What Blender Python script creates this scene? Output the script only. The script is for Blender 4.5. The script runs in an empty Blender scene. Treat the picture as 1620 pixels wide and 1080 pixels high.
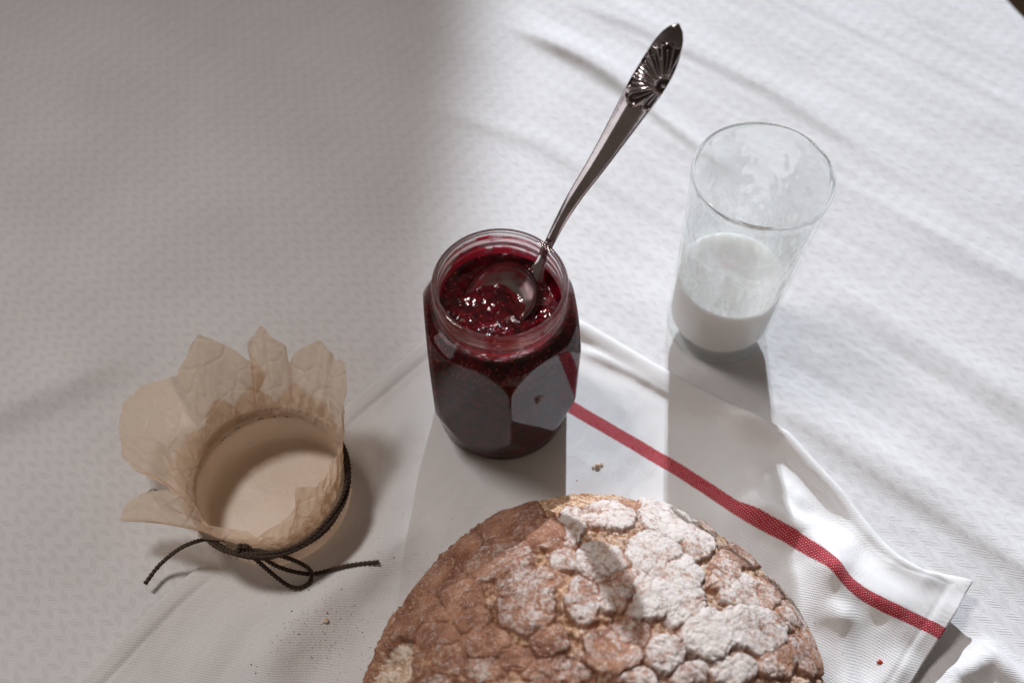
import bpy, bmesh, math, random
import numpy as np
from mathutils import Vector, Matrix

random.seed(7); rng = np.random.RandomState(7)
S = bpy.context.scene
R = math.radians

# ------------------------------------------------------------ camera
CAM = Vector((0.0, -0.2913, 0.4626))
cd = bpy.data.cameras.new('camera'); cam = bpy.data.objects.new('camera', cd); S.collection.objects.link(cam)
cam.location = CAM
cam.rotation_euler = (-CAM).to_track_quat('-Z', 'Y').to_euler()
cd.sensor_width = 36.0; cd.lens = 1546.1 / 1620 * 36.0
cd.clip_start = 0.01; cd.clip_end = 50
cd.dof.use_dof = True; cd.dof.focus_distance = 0.452; cd.dof.aperture_fstop = 5.6
S.camera = cam

# ------------------------------------------------------------ light
W = bpy.data.worlds.new('World'); S.world = W; W.use_nodes = True
bg = W.node_tree.nodes['Background']; bg.inputs[0].default_value = (1.0, 0.80, 0.67, 1); bg.inputs[1].default_value = 0.105

def aim(o, target): o.rotation_euler = (Vector(target) - o.location).to_track_quat('-Z', 'Y').to_euler()
# hard window beam from behind; the edge of its cone is the window jamb's soft shade edge
az, el, D = R(4.0), R(30.5), 5.0
to_sun = Vector((math.sin(az)*math.cos(el), math.cos(az)*math.cos(el), math.sin(el)))
l = bpy.data.lights.new('window_beam', 'SPOT'); l.energy = 1430; l.color = (0.84, 0.905, 1.0)
l.shadow_soft_size = 0.035; l.spot_size = R(22.9); l.spot_blend = 0.085
lo = bpy.data.objects.new('window_beam', l); S.collection.objects.link(lo)
lo.location = to_sun * D + Vector((0.12, 0, 0))
BEAM_EDGE = -0.088
aim(lo, (BEAM_EDGE + 1.0, 0.28, 0.0))
# soft window light from the upper left
l = bpy.data.lights.new('soft_window', 'AREA'); l.energy = 2.8; l.size = 0.27; l.spread = R(82); l.color = (1.0, 0.935, 0.905)
lo2 = bpy.data.objects.new('soft_window', l); S.collection.objects.link(lo2)
lo2.location = (-0.60, 0.32, 1.54); aim(lo2, (-0.14, -0.46, 0))

# weak lamp added on the left to give the spoon its pale strip
l = bpy.data.lights.new('added_strip_lamp', 'AREA'); l.energy = 0.8; l.shape = 'RECTANGLE'; l.size = .70; l.size_y = .32; l.color = (1.0, 0.965, 0.97)
lo3 = bpy.data.objects.new('added_strip_lamp', l); S.collection.objects.link(lo3)
lo3.location = (-1.15, -0.30, 0.46); aim(lo3, (-.05, -.05, .05))

S.view_settings.view_transform = 'Standard'; S.view_settings.look = 'None'; S.view_settings.exposure = 0; S.view_settings.gamma = 1
S.render.engine = 'CYCLES'
cy = S.cycles
cy.use_denoising = True
cy.max_bounces = 14; cy.transmission_bounces = 12; cy.transparent_max_bounces = 12; cy.diffuse_bounces = 4; cy.glossy_bounces = 6
cy.caustics_refractive = True; cy.caustics_reflective = False; cy.sample_clamp_indirect = 2.5; cy.blur_glossy = 0.5

# ------------------------------------------------------------ helpers
def hash3(i, j, k, s=0):
    n = (i*73856093) ^ (j*19349663) ^ (k*83492791) ^ (s*2654435 + 12345)
    n = (n ^ (n >> 13)) * 1274126177 & 0x7fffffff
    n = (n ^ (n >> 15)) * 668265263 & 0x7fffffff
    return (n & 0xffff) / 65535.0
def vnoise(x, y, z, s=0):
    x, y, z = np.broadcast_arrays(np.asarray(x, float), y, z)
    i, j, k = [np.floor(a).astype(np.int64) for a in (x, y, z)]
    f = [a - b for a, b in ((x, i), (y, j), (z, k))]
    f = [a*a*(3-2*a) for a in f]
    r = 0
    for a in (0, 1):
        for b in (0, 1):
            for c in (0, 1):
                w = (f[0] if a else 1-f[0])*(f[1] if b else 1-f[1])*(f[2] if c else 1-f[2])
                r = r + w*hash3(i+a, j+b, k+c, s)
    return r*2-1
def fbm(x, y, z, o=4, s=0):
    r, a = 0, 1.0
    for q in range(o):
        r = r + a*vnoise(x, y, z, s+q*17); a *= .5; x, y, z = np.asarray(x)*2.03, np.asarray(y)*2.03, np.asarray(z)*2.03
    return r/2
def sstep(a, b, x):
    t = np.clip((x-a)/(b-a), 0, 1); return t*t*(3-2*t)
def worley(P, s=0, jit=1.0):
    """F1, F2 and cell id of 3-D worley noise; P (n,3)"""
    I = np.floor(P).astype(np.int64); F1 = np.full(len(P), 9.); F2 = np.full(len(P), 9.); ID = np.zeros(len(P))
    for a in (-1, 0, 1):
        for b in (-1, 0, 1):
            for c in (-1, 0, 1):
                J = I + [a, b, c]
                q = np.stack([hash3(J[:, 0], J[:, 1], J[:, 2], s+m) for m in (1, 2, 3)], 1)*jit + J
                d = np.linalg.norm(q-P, axis=1); h = hash3(J[:, 0], J[:, 1], J[:, 2], s+9)
                near = d < F1
                F2 = np.where(near, F1, np.minimum(F2, d)); F1 = np.where(near, d, F1); ID = np.where(near, h, ID)
    return F1, F2, ID
def mesh_obj(name, V, F, mat, parent=None, smooth=True, uv=None, attrs=None):
    V = np.asarray(V, np.float32).reshape(-1, 3)
    me = bpy.data.meshes.new(name)
    if isinstance(F, np.ndarray):
        n, k = F.shape
        me.vertices.add(len(V)); me.vertices.foreach_set('co', V.ravel())
        me.loops.add(n*k); me.loops.foreach_set('vertex_index', F.astype(np.int32).ravel())
        me.polygons.add(n); me.polygons.foreach_set('loop_start', np.arange(0, n*k, k, dtype=np.int32))
        me.update(calc_edges=True); me.validate()
    else:
        me.from_pydata([tuple(v) for v in V], [], F); me.update()
    if smooth: me.polygons.foreach_set('use_smooth', [True]*len(me.polygons))
    if uv is not None:
        lay = me.uv_layers.new(name='UVMap'); li = np.empty(len(me.loops), np.int32); me.loops.foreach_get('vertex_index', li)
        lay.data.foreach_set('uv', np.asarray(uv, np.float32).reshape(-1, 2)[li].ravel())
    for k, a in (attrs or {}).items():
        at = me.attributes.new(k, 'FLOAT', 'POINT'); at.data.foreach_set('value', np.asarray(a, np.float32).ravel())
    if mat: me.materials.append(mat)
    o = bpy.data.objects.new(name, me); S.collection.objects.link(o)
    if parent: o.parent = parent
    return o
def gridfaces(n, m, wrap=False):
    """n rows, m columns; wrap joins the last column to the first"""
    i = np.arange(n-1)[:, None]; j = np.arange(m if wrap else m-1)[None, :]; j2 = (j+1) % m
    i, j, j2 = np.broadcast_arrays(i, j, j2)
    return np.stack([i*m+j, i*m+j2, (i+1)*m+j2, (i+1)*m+j], -1).reshape(-1, 4)
def empty(name, loc):
    o = bpy.data.objects.new(name, None); S.collection.objects.link(o); o.location = loc; o.empty_display_size = .01; return o
def tag(o, label=None, cat=None, group=None, kind=None):
    if label: o['label'] = label
    if cat: o['category'] = cat
    if group: o['group'] = group
    if kind: o['kind'] = kind
    return o
def catmull(P, n):
    P = np.asarray(P, float); Q = np.vstack([2*P[0]-P[1], P, 2*P[-1]-P[-2]]); out = []
    seg = len(P)-1
    for t in np.linspace(0, seg, n):
        i = min(int(t), seg-1); u = t-i; a, b, c, d = Q[i:i+4]
        out.append(.5*((2*b)+(-a+c)*u+(2*a-5*b+4*c-d)*u*u+(-a+3*b-3*c+d)*u**3))
    return np.array(out)
def tube(path, rad, nseg=8, ends=True, closed=False):
    """V, F of a tube along a path; rad scalar or array"""
    P = np.asarray(path, float); n = len(P); rad = np.broadcast_to(rad, n)
    T = np.gradient(P, axis=0) if not closed else np.roll(P, -1, 0)-np.roll(P, 1, 0)
    T /= np.linalg.norm(T, axis=1)[:, None]+1e-12
    N = np.zeros_like(P); v = np.array([0, 0, 1.]); 
    if abs(T[0] @ v) > .9: v = np.array([1., 0, 0])
    for i in range(n):
        v = v - T[i]*(v@T[i]); v /= np.linalg.norm(v); N[i] = v
    B = np.cross(T, N); a = np.linspace(0, 2*np.pi, nseg, endpoint=False)
    V = P[:, None]+rad[:, None, None]*(N[:, None]*np.cos(a)[None, :, None]+B[:, None]*np.sin(a)[None, :, None])
    F = gridfaces(n, nseg, True).tolist()
    if closed: F += [[(n-1)*nseg+j, (n-1)*nseg+(j+1) % nseg, (j+1) % nseg, j] for j in range(nseg)]
    elif ends: F += [list(range(nseg))[::-1], [(n-1)*nseg+j for j in range(nseg)]]
    return V.reshape(-1, 3), F, (P, T, N, B)
def join(parts):
    V, F, o = [], [], 0
    for v, f in parts:
        V.append(v); F += [[i+o for i in q] for q in f]; o += len(v)
    return np.vstack(V), F

# ---- materials
def mat(name):
    m = bpy.data.materials.new(name); m.use_nodes = True; nt = m.node_tree; nt.nodes.clear()
    out = nt.nodes.new('ShaderNodeOutputMaterial'); return m, nt, out
class NB:
    def __init__(s, nt): s.nt = nt
    def n(s, t, **kw):
        x = s.nt.nodes.new(t)
        for k, v in kw.items(): setattr(x, k, v)
        return x
    def put(s, inp, v):
        if hasattr(v, 'is_linked') or hasattr(v, 'links'): s.nt.links.new(v, inp)
        elif isinstance(v, tuple) and len(v) == 3 and inp.type == 'RGBA': inp.default_value = (*v, 1)
        else: inp.default_value = v
    def m(s, op, a, b=0.0, c=None, clamp=False):
        x = s.n('ShaderNodeMath', operation=op, use_clamp=clamp); s.put(x.inputs[0], a); s.put(x.inputs[1], b)
        if c is not None: s.put(x.inputs[2], c)
        return x.outputs[0]
    def mix(s, f, a, b):
        x = s.n('ShaderNodeMix', data_type='RGBA'); s.put(x.inputs[0], f); s.put(x.inputs[6], a); s.put(x.inputs[7], b); return x.outputs[2]
    def noise(s, vec, scale, detail=3, rough=.5, dist=0.0):
        x = s.n('ShaderNodeTexNoise'); x.inputs['Scale'].default_value = scale; x.inputs['Detail'].default_value = detail
        x.inputs['Roughness'].default_value = rough; x.inputs['Distortion'].default_value = dist
        if vec is not None: s.nt.links.new(vec, x.inputs['Vector'])
        return x.outputs[0]
    def ramp(s, v, lo, hi):
        x = s.n('ShaderNodeMapRange', interpolation_type='SMOOTHSTEP'); s.put(x.inputs[0], v); x.inputs[1].default_value = lo; x.inputs[2].default_value = hi
        return x.outputs[0]
    def bump(s, h, dist, strength=1.0, normal=None):
        x = s.n('ShaderNodeBump'); x.inputs['Distance'].default_value = dist; x.inputs['Strength'].default_value = strength
        s.put(x.inputs['Height'], h)
        if normal is not None: s.put(x.inputs['Normal'], normal)
        return x.outputs[0]
    def attr(s, name):
        x = s.n('ShaderNodeAttribute', attribute_name=name); return x.outputs['Fac']
    def coord(s, k='Object'):
        return s.n('ShaderNodeTexCoord').outputs[k]
    def sep(s, v):
        x = s.n('ShaderNodeSeparateXYZ'); s.put(x.inputs[0], v); return x.outputs
    def bsdf(s, out, **kw):
        x = s.n('ShaderNodeBsdfPrincipled')
        for k, v in kw.items(): s.put(x.inputs[k.replace('_', ' ')], v)
        if out is not None: s.nt.links.new(x.outputs[0], out.inputs[0])
        return x

# white jacquard tablecloth
m_cloth, nt, out = mat('white_jacquard_cotton'); b = NB(nt)
x, y, z = b.sep(b.coord())
c1, s1 = .7776, -.6287
u = b.m('ADD', b.m('MULTIPLY', x, c1), b.m('MULTIPLY', y, s1))      # along the bands
v = b.m('ADD', b.m('MULTIPLY', x, -s1), b.m('MULTIPLY', y, c1))
wob = b.noise(b.coord(), 40, 2)
v = b.m('ADD', v, b.m('MULTIPLY', wob, .0016))
row = b.m('DIVIDE', v, .0047); ri = b.m('FLOOR', row); par = b.m('MODULO', b.m('ABSOLUTE', ri), 2.0)
rf = b.m('FRACT', row)
sgn = b.m('SUBTRACT', b.m('MULTIPLY', par, 2.0), 1.0)
ph = b.m('DIVIDE', b.m('ADD', u, b.m('MULTIPLY', b.m('MULTIPLY', v, 1.15), sgn)), .00115)
ln = b.m('SINE', b.m('MULTIPLY', ph, 6.2832))
bund = b.m('SINE', b.m('MULTIPLY', b.m('DIVIDE', b.m('ADD', u, b.m('MULTIPLY', b.m('MULTIPLY', v, 1.15), sgn)), .0098), 6.2832))
bund = b.m('ADD', .42, b.m('MULTIPLY', b.ramp(bund, -.6, .6), .58))
rowm = b.m('POWER', b.m('MAXIMUM', b.m('SINE', b.m('MULTIPLY', rf, 3.1416)), 0.0), .35)
g1 = b.m('SINE', b.m('MULTIPLY', u, 6.2832/.00085)); g2 = b.m('SINE', b.m('MULTIPLY', v, 6.2832/.00085))
gr = b.m('MULTIPLY', b.m('MULTIPLY', g1, g2), .35)
hh = b.m('ADD', b.m('MULTIPLY', b.m('ADD', b.m('MULTIPLY', b.m('MULTIPLY', ln, bund), 1.0), b.m('MULTIPLY', bund, .9)), rowm), b.m('MULTIPLY', gr, b.m('SUBTRACT', 1.0, b.m('MULTIPLY', bund, .7))))
hh = b.m('ADD', hh, b.m('MULTIPLY', b.noise(b.coord(), 900, 3, .6), 1.2))
hh = b.m('ADD', hh, b.m('MULTIPLY', b.noise(b.coord(), 150, 4, .65), 3.2))
col = b.mix(b.ramp(b.noise(b.coord(), 14, 4), .3, .7), (.70, .69, .69), (.75, .742, .745))
p = b.bsdf(out, Base_Color=col, Roughness=.85, Sheen_Weight=.25, Sheen_Roughness=.5, Normal=b.bump(hh, .000084, 1.0))
p.inputs['Specular IOR Level'].default_value = .15

# tea towel: fine twill with one red stripe (UV in metres)
m_towel, nt, out = mat('white_towel_with_red_stripe'); b = NB(nt)
u, v, _ = b.sep(b.coord('UV'))
tw = b.m('SINE', b.m('MULTIPLY', b.m('ADD', u, v), 6.2832/.00095)); tw2 = b.m('SINE', b.m('MULTIPLY', b.m('SUBTRACT', u, b.m('MULTIPLY', v, 2.2)), 6.2832/.0021))
nz = b.noise(b.coord('UV'), 1400, 3, .6)
vj = b.m('ADD', v, b.m('MULTIPLY', b.m('SUBTRACT', b.noise(b.coord('UV'), 1600, 1), .5), .0009))
dd = b.m('ABSOLUTE', b.m('SUBTRACT', vj, .0405))
st = b.m('SUBTRACT', 1.0, b.ramp(dd, .0030, .0037))
# white warp flecks in the stripe, set in slanting rows
fu = b.m('SINE', b.m('MULTIPLY', b.m('ADD', u, b.m('MULTIPLY', v, .9)), 6.2832/.00155)); fv = b.m('SINE', b.m('MULTIPLY', b.m('SUBTRACT', v, b.m('MULTIPLY', u, .25)), 6.2832/.00105))
fl = b.ramp(b.m('MULTIPLY', b.m('ADD', fu, fv), .5), .25, .85)
fl = b.m('MULTIPLY', fl, b.ramp(b.noise(b.coord('UV'), 500, 2), .25, .5))
white = b.mix(b.ramp(b.noise(b.coord('UV'), 16, 4), .3, .7), (.78, .77, .765), (.84, .83, .825))
red = b.mix(b.noise(b.coord('UV'), 300, 3), (.34, .018, .030), (.50, .045, .065))
redf = b.mix(b.m('MULTIPLY', fl, .72), red, (.80, .50, .50))
col = b.mix(st, white, redf)
hh = b.m('ADD', b.m('MULTIPLY', tw, .45), b.m('ADD', b.m('MULTIPLY', tw2, .2), b.m('MULTIPLY', nz, 2.0)))
p = b.bsdf(out, Base_Color=col, Roughness=.85, Sheen_Weight=.2, Normal=b.bump(hh, .00015, 1.0))
p.inputs['Specular IOR Level'].default_value = .15
sm = p

# glass
m_glass, nt, out = mat('clear_glass'); b = NB(nt)
gl = b.bsdf(None, Base_Color=(.985, .995, .99), Roughness=0.0, IOR=1.50, Transmission_Weight=1.0)
tp = b.n('ShaderNodeBsdfTransparent'); tp.inputs[0].default_value = (.985, .98, .98, 1)
mx = b.n('ShaderNodeMixShader'); mx.inputs[0].default_value = .88; nt.links.new(tp.outputs[0], mx.inputs[1]); nt.links.new(gl.outputs[0], mx.inputs[2]); nt.links.new(mx.outputs[0], out.inputs[0])
m_dimple, nt, out = mat('hammered_clear_glass'); b = NB(nt)
mp = b.n('ShaderNodeMapping'); nt.links.new(b.coord(), mp.inputs[0]); mp.inputs['Scale'].default_value = (1, 1, .45)
vo = b.n('ShaderNodeTexVoronoi', feature='SMOOTH_F1'); nt.links.new(mp.outputs[0], vo.inputs['Vector']); vo.inputs['Scale'].default_value = 210; vo.inputs['Smoothness'].default_value = .9
zz = b.sep(b.coord())[2]
fade = b.m('SUBTRACT', 1.0, b.ramp(zz, .108, .122))
dh = b.m('MULTIPLY', b.m('ADD', vo.outputs['Distance'], b.m('MULTIPLY', b.noise(mp.outputs[0], 60, 3), .8)), fade)
gl = b.bsdf(None, Base_Color=(.975, .992, .985), Roughness=0.0, IOR=1.40, Transmission_Weight=1.0, Normal=b.bump(dh, .00075, .8))
tp = b.n('ShaderNodeBsdfTransparent'); tp.inputs[0].default_value = (.985, .995, .99, 1)
mx = b.n('ShaderNodeMixShader'); b.put(mx.inputs[0], b.m('ADD', b.m('ADD', .15, b.m('MULTIPLY', b.m('MULTIPLY', b.ramp(zz, .046, .056), b.m('SUBTRACT', 1.0, b.ramp(zz, .095, .112))), .22)), b.m('MULTIPLY', b.ramp(zz, .1195, .1225), .64))); nt.links.new(tp.outputs[0], mx.inputs[1]); nt.links.new(gl.outputs[0], mx.inputs[2]); nt.links.new(mx.outputs[0], out.inputs[0])

# milk
m_milk, nt, out = mat('milk'); b = NB(nt)
b.bsdf(out, Base_Color=(.86, .84, .81), Roughness=.4, Subsurface_Weight=.8, Subsurface_Radius=(.008, .0078, .007), Subsurface_Scale=1.0)

# jam
m_jam, nt, out = mat('raspberry_jam'); b = NB(nt)
co = b.coord()
n1 = b.noise(co, 160, 4, .6, .8)
vo = b.n('ShaderNodeTexVoronoi', feature='F1'); nt.links.new(co, vo.inputs['Vector']); vo.inputs['Scale'].default_value = 330
spec = b.m('SUBTRACT', 1.0, b.ramp(vo.outputs['Distance'], .12, .3))
zz = b.sep(co)[2]
spec = b.m('MULTIPLY', b.m('MULTIPLY', spec, b.ramp(b.noise(co, 70, 2), .42, .6)), b.ramp(zz, .055, .075))
colr = b.mix(b.ramp(n1, .35, .75), (.045, .0010, .005), (.20, .004, .013))
colr = b.mix(spec, colr, (.42, .035, .03))
wet = b.attr('wet')
jb = b.bsdf(out, Base_Color=colr, Roughness=.12, Subsurface_Weight=.4, Subsurface_Radius=(.004, .0005, .0005), Subsurface_Scale=1.0, Coat_Weight=b.m('MULTIPLY', wet, .6), Coat_Roughness=.05,
       Normal=b.bump(b.m('ADD', b.noise(co, 210, 4, .6, .5), b.m('MULTIPLY', spec, .3)), .0008, .19))
b.put(jb.inputs['Specular IOR Level'], b.m('MULTIPLY', wet, .5))
m_seed, nt, out = mat('raspberry_seed'); b = NB(nt)
b.bsdf(out, Base_Color=(.38, .035, .025), Roughness=.25, Coat_Weight=.5)
# jam film left on the neck glass: patchy, translucent
m_film, nt, out = mat('thin_jam_film'); b = NB(nt)
co = b.coord(); zz = b.sep(co)[2]
mpf = b.n('ShaderNodeMapping'); nt.links.new(co, mpf.inputs[0]); mpf.inputs['Scale'].default_value = (1, 1, 2.2)
patch = b.m('ADD', b.m('MULTIPLY', b.noise(mpf.outputs[0], 75, 4, .6, .6), 1.0), b.m('MULTIPLY', b.ramp(zz, .107, .090), .22))
msk = b.ramp(patch, .50, .66)
tr = b.n('ShaderNodeBsdfTransparent'); b.put(tr.inputs[0], b.mix(msk, (.97, .76, .78), (.75, .12, .15)))
tl = b.n('ShaderNodeBsdfTranslucent'); b.put(tl.inputs[0], (.7, .03, .06)); df = b.bsdf(None, Base_Color=(.42, .012, .03), Roughness=.1, Coat_Weight=.5, Normal=b.bump(patch, .001, .8))
a1 = b.n('ShaderNodeMixShader'); a1.inputs[0].default_value = .5; nt.links.new(tl.outputs[0], a1.inputs[1]); nt.links.new(df.outputs[0], a1.inputs[2])
a2 = b.n('ShaderNodeMixShader'); b.put(a2.inputs[0], b.m('ADD', .07, b.m('MULTIPLY', msk, .6))); nt.links.new(tr.outputs[0], a2.inputs[1]); nt.links.new(a1.outputs[0], a2.inputs[2])
nt.links.new(a2.outputs[0], out.inputs[0])

# silver
m_silver, nt, out = mat('mottled_silver'); b = NB(nt)
co = b.coord(); t = b.attr('darkening')
col = b.mix(b.ramp(b.noise(co, 55, 4), .35, .7), (.58, .54, .56), (.38, .34, .35))
col = b.mix(t, col, (.07, .05, .04))
ro = b.m('ADD', .07, b.m('MULTIPLY', b.noise(co, 400, 4, .7), .12))
ro = b.m('ADD', ro, b.m('MULTIPLY', t, .12))
b.bsdf(out, Base_Color=col, Metallic=1.0, Roughness=ro, Normal=b.bump(b.noise(co, 260, 3), .00006, .5))

# parchment
m_paper, nt, out = mat('waxed_parchment_paper'); b = NB(nt)
co = b.coord()
fib = b.noise(co, 700, 4, .7); cl = b.ramp(b.noise(co, 30, 4), .3, .7)
col = b.mix(cl, (.83, .70, .55), (.90, .78, .64)); col = b.mix(b.m('MULTIPLY', fib, .35), col, (.90, .76, .65))
vo = b.n('ShaderNodeTexVoronoi', feature='DISTANCE_TO_EDGE'); nt.links.new(co, vo.inputs['Vector']); vo.inputs['Scale'].default_value = 75; 
cr = b.m('MULTIPLY', b.ramp(vo.outputs[0], 0, .10), b.attr('ruffle'))
nb_ = b.bump(b.m('ADD', b.m('MULTIPLY', cr, .8), b.m('MULTIPLY', b.m('MULTIPLY', b.noise(co, 120, 3, .6, 1.0), b.m('ADD', .35, b.attr('ruffle'))), 1.2)), .0008, .5)
d1 = b.bsdf(None, Base_Color=col, Roughness=.38, Normal=nb_); d1.inputs['Specular IOR Level'].default_value = .45
t1 = b.n('ShaderNodeBsdfTranslucent'); b.put(t1.inputs[0], b.mix(.5, col, (.86, .62, .44))); b.put(t1.inputs['Normal'], nb_)
tp = b.n('ShaderNodeBsdfTransparent'); tp.inputs[0].default_value = (.95, .86, .76, 1)
a1 = b.n('ShaderNodeMixShader'); a1.inputs[0].default_value = .45; b.put(a1.inputs[0], b.m('ADD', .30, b.m('MULTIPLY', b.attr('ruffle'), .14))); nt.links.new(d1.outputs[0], a1.inputs[1]); nt.links.new(t1.outputs[0], a1.inputs[2])
a2 = b.n('ShaderNodeMixShader'); a2.inputs[0].default_value = .20; b.put(a2.inputs[0], b.m('ADD', .03, b.m('MULTIPLY', b.attr('ruffle'), .36))); nt.links.new(a1.outputs[0], a2.inputs[1]); nt.links.new(tp.outputs[0], a2.inputs[2])
nt.links.new(a2.outputs[0], out.inputs[0])

m_twine, nt, out = mat('dark_jute_twine'); b = NB(nt)
b.bsdf(out, Base_Color=b.mix(b.ramp(b.noise(b.coord(), 1500, 3, .7), .35, .7), (.030, .019, .013), (.12, .078, .052)), Roughness=.9)

# bread
m_crust, nt, out = mat('floured_crust'); b = NB(nt)
co = b.coord(); pl, fl, wm = b.attr('plate'), b.attr('flour'), b.attr('warm')
nA, nB, nC = b.noise(co, 90, 5, .65), b.noise(co, 420, 4, .7), b.noise(co, 1500, 3, .7)
crust = b.mix(b.ramp(nA, .3, .7), (.22, .092, .055), (.46, .235, .145))
valley = b.mix(b.ramp(b.m('ADD', b.m('MULTIPLY', nA, .5), b.m('MULTIPLY', nB, .5)), .38, .62), (.28, .125, .055), (.66, .42, .25))
c0 = b.mix(b.ramp(pl, .15, .6), valley, crust)
nm = b.m('ADD', b.m('MULTIPLY', nB, .55), b.m('MULTIPLY', nC, .45))
fm = b.m('MULTIPLY', b.ramp(b.m('ADD', fl, b.m('MULTIPLY', b.m('SUBTRACT', nm, .5), 3.0)), .20, 1.0), .93)
c1_ = b.mix(fm, c0, b.mix(nC, (.58, .52, .47), (.86, .82, .79)))
grain = b.m('MULTIPLY', b.ramp(b.m('ADD', b.m('MULTIPLY', nC, .6), b.m('MULTIPLY', nB, .4)), .50, .62), .38)
c1_ = b.mix(grain, c1_, (.74, .60, .50))
c1_ = b.mix(b.m('MULTIPLY', b.ramp(wm, .3, 1.0), .85), c1_, b.mix(nB, (.10, .035, .018), (.22, .085, .04)))
b.bsdf(out, Base_Color=c1_, Roughness=.9, Normal=b.bump(b.m('ADD', b.m('MULTIPLY', nC, .7), b.m('MULTIPLY', nB, 1.2)), .0009, .85)).inputs['Specular IOR Level'].default_value = .2
m_crumb, nt, out = mat('bread_crumb_white'); b = NB(nt)
co = b.coord(); n2 = b.noise(co, 330, 4, .7)
b.bsdf(out, Base_Color=b.mix(b.ramp(n2, .35, .65), (.60, .42, .28), (.88, .79, .68)), Roughness=.9, Subsurface_Weight=.2, Subsurface_Radius=(.002, .0015, .001), Normal=b.bump(n2, .0018, .9))

m_floor, nt, out = mat('brown_floor'); b = NB(nt)
b.bsdf(out, Base_Color=b.mix(b.noise(b.coord(), 5, 4), (.22, .15, .10), (.30, .22, .15)), Roughness=.6)
m_wood, nt, out = mat('table_wood'); b = NB(nt)
b.bsdf(out, Base_Color=(.25, .15, .09), Roughness=.5)

# ------------------------------------------------------------ floor and tablecloth
mesh_obj('floor', [(-3, -3, -.75), (3, -3, -.75), (3, 3, -.75), (-3, 3, -.75)], [[0, 1, 2, 3]], m_floor)['kind'] = 'structure'

def near_poly(X, Y, pts):
    """distance to a polyline, signed side (+ = left of travel) and 0..1 place along it"""
    pts = np.asarray(pts, float); L = np.r_[0, np.cumsum(np.linalg.norm(np.diff(pts, axis=0), axis=1))]
    best = np.full(X.shape, 9.); sd = np.zeros(X.shape); tt = np.zeros(X.shape)
    for i in range(len(pts)-1):
        a, d = pts[i], pts[i+1]-pts[i]; l2 = d@d
        t = np.clip(((X-a[0])*d[0]+(Y-a[1])*d[1])/l2, 0, 1)
        qx, qy = X-a[0]-t*d[0], Y-a[1]-t*d[1]; q = np.hypot(qx, qy)
        s = np.sign(d[0]*(Y-a[1])-d[1]*(X-a[0])); c = q < best
        best = np.where(c, q, best); sd = np.where(c, s, sd); tt = np.where(c, (L[i]+t*math.sqrt(l2))/L[-1], tt)
    return best, sd, tt
def ridge(X, Y, pts, h, wl, wr, end=.18):
    d, s, t = near_poly(X, Y, pts)
    w = np.where(s > 0, wl, wr); e = sstep(0, end, t)*sstep(0, end, 1-t) if end > 0 else 1
    return h*np.exp(-(d/w)**2)*e

def cloth_z(X, Y):
    Z = .0011*fbm(X*9, Y*9, 0*X, 3, 3)+.0016*vnoise((X*.6+Y*.8)*5, (X*.8-Y*.6)*11, 0*X, 4)*sstep(.05, -.1, X)
    U, V = .7776*X-.6287*Y, .6287*X+.7776*Y
    m = sstep(-.05, .10, X)*sstep(-.12, .0, Y+.6*X-.02)
    Z += m*(.00060*fbm(U*12, V*70, 0*X, 3, 11)+.00042*fbm(U*22, V*150+3, 0*X, 2, 23)+.0004*fbm(U*40, V*60, 0*X, 3, 24))
    Z += ridge(X, Y, [(-.010, .268), (.0088, .2545), (.0516, .2229), (.0799, .1957), (.100, .172)], .0052, .015, .0058, .4)
    Z += ridge(X, Y, [(.06, .212), (.0799, .1930), (.1174, .1482), (.150, .114)], .0022, .008, .0035, .4)
    Z += ridge(X, Y, [(.02, .30), (.09, .26), (.17, .20), (.26, .11)], .0022, .014, .006, .3)
    Z += ridge(X, Y, [(-.10, .20), (.02, .15), (.09, .09)], .0010, .010, .006, .3)
    Z += ridge(X, Y, [(-.40, -.13), (-.2741, -.047), (-.2441, -.0314), (-.195, -.002)], .0072, .022, .012, .22)
    Z += ridge(X, Y, [(.120, -.020), (.1461, -.0401), (.1753, -.0650), (.2142, -.0960), (.2498, -.129), (.33, -.20)], .0042, .016, .011, .2)
    Z += ridge(X, Y, [(.16, .05), (.25, -.02), (.36, -.12)], .0018, .012, .008, .3)
    Z += ridge(X, Y, [(.20, .12), (.30, .04), (.40, -.06)], .0016, .012, .008, .3)
    Z += ridge(X, Y, [(.180, -.215), (.203, -.182), (.222, -.174), (.246, -.200)], .0060, .007, .006, .1)
    Z += ridge(X, Y, [(-.45, .25), (-.25, .16), (-.10, .12)], .0020, .03, .02, .3)
    Z += ridge(X, Y, [(-.30, .33), (-.20, .20), (-.16, .05)], .0016, .03, .02, .3)
    # right-hand table edge, where the cloth falls away
    q = .934*(X-.357)+.357*(Y-.262)
    Z -= np.where(q > 0, 1.0*(np.sqrt(q*q+.03**2)-.03)*1.9, 0)
    return Z
xs = np.r_[np.linspace(-.80, -.40, 40, endpoint=False), np.linspace(-.40, .42, 560), np.linspace(.425, .60, 30)]
ys = np.r_[np.linspace(-.55, -.24, 40, endpoint=False), np.linspace(-.24, .36, 420), np.linspace(.365, .80, 50)]
X, Y = np.meshgrid(xs, ys)
Z = cloth_z(X, Y)
flat = np.exp(-(np.maximum(0, np.hypot(X-.1154, Y-.0126)-.03)/.012)**2); Z = Z*(1-flat)
cloth = mesh_obj('tablecloth', np.stack([X, Y, Z], -1), gridfaces(len(ys), len(xs)), m_cloth)
sd = cloth.modifiers.new('thickness', 'SOLIDIFY'); sd.thickness = .0009; sd.offset = -1
tag(cloth, 'white jacquard tablecloth covering the whole table under everything', 'tablecloth')

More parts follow.
